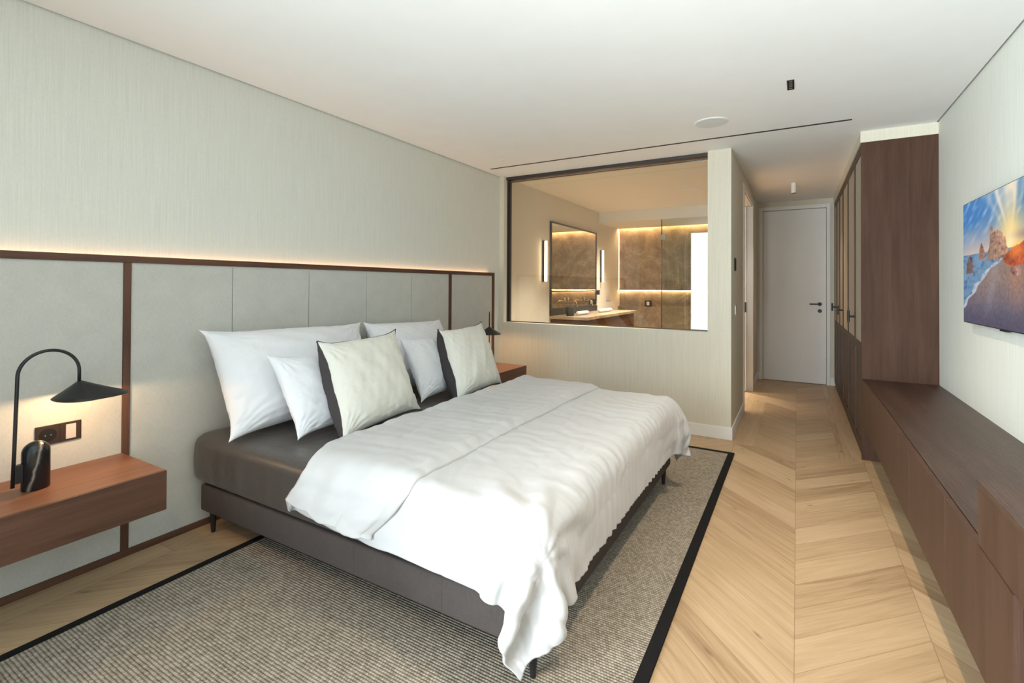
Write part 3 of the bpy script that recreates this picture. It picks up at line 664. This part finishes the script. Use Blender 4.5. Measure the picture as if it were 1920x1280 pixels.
# ------------------------------------------------------------------ television
tv=thing('television','flat television on the right wall showing a rocky beach at sunset','television',(.89,3.3,1.157))
obj('casing',(.868,XR,2.675,3.925,1.157,1.862),M_blackg,tv,bevel=.003)
obj('sensor',(.875,.895,3.26,3.345,1.148,1.158),M_blackg,tv)
def picture():
    nxp,nyp=420,236
    s,t_=np.meshgrid(np.linspace(0,1,nxp),np.linspace(0,1,nyp),indexing='ij')
    def c(r,g,b): return np.array([r,g,b],float)/255
    def L(a,b,f): f=np.clip(f,0,1)[...,None]; return a*(1-f)+b*f
    def sst(a,b,x): x=np.clip((x-a)/(b-a),0,1); return x*x*(3-2*x)
    def vn(sx_,sy_,seed,o=4):
        rs=np.random.RandomState(seed); out=0
        for k in range(o):
            ax,ay=int(sx_*2**k)+2,int(sy_*2**k)+2; g=rs.rand(ax+1,ay+1)*2-1
            x=s*(ax-1);y=t_*(ay-1);i=x.astype(int);j=y.astype(int);fx=x-i;fy=y-j;fx=fx*fx*(3-2*fx);fy=fy*fy*(3-2*fy)
            out=out+((g[i,j]*(1-fx)+g[i+1,j]*fx)*(1-fy)+(g[i,j+1]*(1-fx)+g[i+1,j+1]*fx)*fy)/2**(k*.8)
        return out
    n1=vn(3,3,1,4); n2=vn(24,40,2,3)*.6; n3=vn(90,60,4,2)*.8
    hz=.565; sx,sy=.612,.575
    dx=(s-sx)*1.78; dy=t_-sy; rad=np.hypot(dx,dy); ang=np.arctan2(dy,dx)
    sky=L(np.ones(s.shape+(3,))*c(205,178,160),c(44,112,176),(t_-hz)/.30+.10*n1-.05+.5*np.clip(.45-s,0,.45))
    sky=L(sky,c(150,160,185)*np.ones(3),np.clip(.55-np.abs(t_-.64)*4,0,1)*np.clip(.6-s,0,1))
    ray=.5+.5*np.sin(ang*13+2.3*np.sin(ang*5+1)+2.5*n1*.4); ray=ray**1.5
    stre=sst(.0,.5,dy+.12)*np.exp(-((ang-1.75)/.62)**2)
    sky=L(sky,c(246,228,202),np.clip(ray*stre*.7+.6*stre,0,.92))
    wisp=np.clip(fbm(s*2.5+t_*1.5,t_*9-s*7,8,4),0,1)*.5*sst(hz,.8,t_); sky=L(sky,c(205,205,215),wisp)
    sky=L(sky,c(255,214,120),np.exp(-(rad/.26)**2)*.9); sky=L(sky,c(255,240,190),np.exp(-(rad/.10)**2))
    cloud=np.exp(-(((s-.80)/.15)**2+((t_-.64)/.035)**2))*.8; sky=L(sky,c(140,120,120),cloud)
    im=sky
    sea=L(np.ones(s.shape+(3,))*c(70,112,150),c(140,165,182),.32+.5*n2*.5+.5*np.clip(t_-.25,0,1)); sea=L(sea,c(30,72,120),sst(.1,.9,-n2)*.5)
    seam=(t_<hz).astype(float); im=L(im,sea,seam)
    sh=np.interp(t_.ravel(),[0,.10,.295,.40,.47,.50],[-.06,.0,.20,.33,.45,.50]).reshape(t_.shape)+.012*np.sin(t_*55)
    d=s-sh+.02*n1+.008*n3
    im=L(im,c(212,205,205),(sst(-.06,-.02,d+.02*n2)*(.62+.25*n3)).clip(0,.9)*(t_<.50))
    sand=L(np.ones(s.shape+(3,))*c(88,86,106),c(132,112,104),sst(.05,.42,t_)+.18*n2)
    sand=L(sand,c(176,116,92),np.exp(-((s-.66)/.07)**2)*.55*sst(.0,.45,t_)); sand=L(sand,c(60,58,84),sst(.2,.0,t_)*.6)
    sand=sand*(1+.10*n3)[...,None]; sand=L(sand,c(150,148,160),np.exp(-((s-.40-.3*(t_-.3))/.05)**2)*.35*sst(.0,.3,t_))
    im=L(im,sand,sst(-.004,.012,d)*(t_<.49))
    def poly(pts):
        ins=np.zeros(s.shape,bool); j=len(pts)-1
        S_=s+.006*n2+.003*n3; T_=t_+.008*n2+.004*n3
        for i in range(len(pts)):
            xi,yi=pts[i];xj,yj=pts[j]
            ins^=((yi>T_)!=(yj>T_))&(S_<(xj-xi)*(T_-yi)/(yj-yi+1e-12)+xi); j=i
        return ins.astype(float)
    def rock(pts,base,lit,x0,x1):
        nonlocal im
        f=poly(pts); col=L(np.ones(s.shape+(3,))*base,lit,(s-x0)/(x1-x0)*.8+.5*n2); col=col*(1+.16*n3)[...,None]; col=L(col,base*.45,sst(.25,.9,-n2)*.6)
        im=L(im,col,f)
    rock([(.046,.41),(.055,.49),(.08,.545),(.10,.555),(.13,.53),(.15,.47),(.163,.41)],c(92,76,78),c(128,104,98),.04,.17)
    rock([(.236,.515),(.24,.58),(.262,.642),(.272,.64),(.29,.60),(.313,.56),(.311,.512)],c(120,92,80),c(176,128,104),.23,.32)
    rock([(.345,.495),(.348,.56),(.37,.60),(.382,.745),(.405,.75),(.42,.70),(.468,.712),(.51,.69),(.545,.655),(.568,.60),(.577,.54),(.55,.50),(.44,.49)],c(134,108,96),c(196,150,122),.34,.58)
    rock([(.52,.49),(.57,.53),(.60,.545),(.645,.57),(.70,.575),(.745,.60),(.85,.66),(1.01,.70),(1.01,.40),(.80,.42),(.70,.445),(.64,.43),(.56,.46)],c(150,66,42),c(206,92,48),.55,.85)
    rock([(.60,.40),(.61,.43),(.65,.44),(.70,.42),(.71,.38),(.64,.365)],c(120,84,80),c(190,150,135),.6,.7)
    im=L(im,c(255,150,60),np.exp(-((s-.66)/.07)**2-((t_-.54)/.05)**2)*.6)
    im=np.clip(im,0,1); return s,t_,np.where(im<=.04045,im/12.92,((im+.055)/1.055)**2.4)
s_,t__,im=picture()
PY=3.921-s_*1.242; PZ=1.162+t__*.696; Pp=np.stack([np.full_like(PY,.8675),PY,PZ],-1)
bm=bmesh.new(); bm_grid(bm,Pp); scr=obj('screen',bm,None,tv)
at=scr.data.color_attributes.new('picture','FLOAT_COLOR','POINT'); at.data.foreach_set('color',np.concatenate([im.reshape(-1,3),np.ones((im.shape[0]*im.shape[1],1))],1).astype(np.float32).ravel())
t=NT('tv_screen'); an=t.n('ShaderNodeAttribute',attribute_name='picture'); t.base((.01,.01,.01,1),.25,.3); t.l(an.outputs['Color'],t.b.inputs['Emission Color']); t.b.inputs['Emission Strength'].default_value=.60
scr.data.materials.append(t.m)

# ------------------------------------------------------------------ ceiling fittings and switches
tag(obj('air_slot',(-2.815,.35,4.352,4.378,H-.002,H+.001),M_blackg),'long thin black air slot in the ceiling in front of the bathroom window','air vent')
sp=thing('ceiling_speaker','round white speaker grille flush in the bedroom ceiling','speaker',(-.558,3.93,H))
bm=bmesh.new(); bm_cyl(bm,(-.558,3.93,H-.004),(-.558,3.93,H),.122,.124,48); autosm(obj('rim',bm,M_white,sp))
bm=bmesh.new(); bm_cyl(bm,(-.558,3.93,H-.0065),(-.558,3.93,H-.003),.113,.115,48); autosm(obj('grille',bm,M_speak,sp))
dl=thing('downlight','small black grid downlight with five cells in the ceiling','downlight',(-.034,3.432,H))
obj('frame',[(-.053,-.049,3.352,3.512,H-.004,H),(-.019,-.015,3.352,3.512,H-.004,H),(-.049,-.019,3.352,3.356,H-.004,H),(-.049,-.019,3.508,3.512,H-.004,H)],M_blackg,dl)
obj('grid',[(-.049,-.019,3.356,3.508,H-.001,H)],M_blackg,dl)
for k in range(5):
    y=3.356+.0304*k+.0152; obj('reflector',(-.043,-.025,y-.0035,y+.0035,H-.0022,H-.001),M_chrome,dl)
cs=thing('ceiling_spot','small white cylinder spotlight under the hall ceiling','spotlight',(-.035,6.72,H))
bm=bmesh.new(); bm_cyl(bm,(-.035,6.72,H),(-.035,6.72,H-.118),.028,n=32); autosm(obj('body',bm,M_white,cs))
bm=bmesh.new(); bm_cyl(bm,(-.035,6.72,H-.116),(-.035,6.72,H-.121),.0265,n=32); autosm(obj('lens_ring',bm,M_black,cs))
bm=bmesh.new(); bm_cyl(bm,(-2.50,4.10,H),(-2.50,4.10,H-.006),.016,.012,n=20); tag(autosm(obj('ceiling_sensor',bm,M_white)),'tiny white sensor in the ceiling near the corner above the bathroom window','sensor')
tc_=thing('thermostat','black wall controller at head height on the hall corner, above the grey switch','wall control',(XH,5.03,1.57))
obj('plate',(XH,XH+.009,4.985,5.085,1.510,1.632),M_black,tc_,bevel=.002); obj('screen',(XH+.009,XH+.010,4.995,5.075,1.525,1.617),M_blackg,tc_)
sw=thing('light_switch','metal grey light switch low on the hall corner below the black controller','light switch',(XH,5.03,1.14))
obj('plate',(XH,XH+.009,4.985,5.085,1.085,1.195),M_chrome,sw,bevel=.002); obj('rocker',(XH+.009,XH+.012,5.000,5.070,1.100,1.180),M_chrome,sw)

# ------------------------------------------------------------------ bathroom
va=thing('vanity','wooden bathroom vanity with a thick stone countertop under the mirror','vanity',(-2.67,7.2,0))
obj('cabinet',(XL,-2.42,6.09,8.30,.45,.895),M_nsF,va,bevel=.002)
obj('countertop',(XL,-2.385,6.055,8.33,.905,.947),M_stone,va,bevel=.004)
obj('backsplash',(XL,XL+.02,6.055,7.86,.947,1.035),M_black,va)
mr=thing('bathroom_mirror','large rectangular wall mirror in a thin black frame above the vanity','mirror',(XL,6.93,1.04))
obj('glass',(XL+.004,XL+.020,6.072,7.79,1.055,2.232),M_mirror,mr)
obj('frame',[(XL,XL+.028,6.052,6.074,1.038,2.250),(XL,XL+.028,7.788,7.808,1.038,2.250),(XL,XL+.028,6.074,7.788,2.230,2.250),(XL,XL+.028,6.074,7.788,1.038,1.055)],M_bronze,mr)
def sconce(y,label):
    r=thing('wall_sconce',label,'wall lamp',(XL,y,1.69),'bar wall lamps flanking the bathroom mirror')
    obj('back_bar',(XL,XL+.034,y-.018,y+.018,1.415,1.965),M_bronze,r); obj('light_tube',(XL+.034,XL+.060,y-.011,y+.011,1.422,1.958),M_lamp,r); return r
s1=sconce(5.845,'glowing vertical bar wall lamp left of the bathroom mirror')
s2=copy_tree(s1); s2.location=(XL,8.06,1.70); s2['label']='glowing vertical bar wall lamp right of the bathroom mirror'
def faucet(y,label):
    r=thing('faucet',label,'faucet',(XL+.03,y,1.10),'wall-mounted faucets under the mirror')
    pts=[(XL+.02,y,1.135),(XL+.13,y,1.14)]
    for k in range(1,9): a=PI/2-k/8*PI/2; pts.append((XL+.13+.05*math.cos(a),y,1.09+.05*math.sin(a)))
    pts.append((XL+.18,y,1.055)); bm=bmesh.new(); bm_tube(bm,pts,.009,10); obj('spout',bm,M_brass,r,smooth=True)
    bm=bmesh.new(); bm_cyl(bm,(XL+.05,y,1.14),(XL+.05,y,1.18),.012,n=14); bm_cyl(bm,(XL+.05,y,1.175),(XL+.05,y,1.185),.02,n=14); autosm(obj('valve_knob',bm,M_brass,r)); return r
f1=faucet(6.60,'brass wall faucet nearer the camera over the vanity')
f2_=copy_tree(f1); f2_.location=(f1.location.x,7.22,f1.location.z); f2_['label']='brass wall faucet farther along the vanity'
bm=bmesh.new(); bm_lathe(bm,[(.045,0),(.055,.01),(.060,.12),(.056,.125),(.050,.11),(.045,.015)],(-2.70,6.22,.948),28); tag(obj('tumbler',bm,M_cup,smooth=True),'black cup standing on the vanity countertop','cup')
def towel(y0,y1,x,label):
    bm=bmesh.new(); n=24; 
    for k in range(1): bm_tube(bm,[(x,y0,.975),(x,y0+.01,.975),(x,(y0+y1)/2,.976),(x,y1-.01,.975),(x,y1,.975)],[.022,.028,.028,.028,.022],20)
    o=obj('rolled_towel',bm,M_towel,smooth=True); tag(o,label,'towel','rolled towels on the vanity'); return o
towel(6.38,6.76,-2.66,'rolled white towel beside the black cup on the vanity')
towel(7.25,7.80,-2.66,'rolled white towel at the far end of the vanity')
tr=thing('towel_rail','thin dark rail running across the lower part of the mirror','rail',(XL,7.0,1.29))
bm=bmesh.new(); bm_cyl(bm,(XL+.045,6.06,1.285),(XL+.045,7.90,1.285),.008,n=12); autosm(obj('rod',bm,M_bronze,tr))
obj('bracket',(XL,XL+.055,7.84,7.90,1.215,1.285),M_bronze,tr)
tag(obj('flush_plate',(XL,XL+.008,8.36,8.56,1.10,1.26),M_plugw,bevel=.002),'grey rectangular plate on the bathroom wall beyond the mirror','wall plate')
hx=thing('wall_control','small black framed control with a white centre on the marble ledge','wall control',(-2.37,BB-.03,.985))
obj('frame',(-2.43,-2.31,BB-.045,BB+.0,.985,1.10),M_cup,hx,bevel=.004); obj('button',(-2.395,-2.345,BB-.048,BB-.044,1.01,1.075),M_white,hx)
# shower screen
ss=thing('shower_screen','clear glass shower door with a steel hinge in front of the marble wall','shower screen',(-1.5,7.95,0))
obj('glass_panel',(-1.865,XH-.12,7.935,7.945,.02,2.43),M_glass2,ss)
obj('edge_profile',[(-1.875,-1.863,7.930,7.950,.02,2.43)],M_bronze,ss)
obj('hinge',[(-1.885,-1.80,7.925,7.955,2.10,2.19)],M_chrome,ss,bevel=.003)
# coves
tag(obj('cove_light',(XL+.02,XH-.12,9.010,9.035,2.452,2.460),M_led2),'warm light strip hidden above the marble wall','light strip')
tag(obj('niche_light',(XL+.02,XH-.12,BB+.012,BB+.024,1.274,1.284),M_led2),'warm light strip under the upper marble slab','light strip')
tag(obj('corner_light',(XL+.004,XL+.008,BB-.012,BB-.006,1.30,2.42),M_led3),'vertical warm light strip in the bathroom corner','light strip')
tag(obj('bathroom_speaker',(lambda b:(bm_cyl(b,(-1.20,6.62,BC-.004),(-1.20,6.62,BC),.11,n=40),b)[1])(bmesh.new()),M_speak),'round white speaker in the bathroom ceiling','speaker')
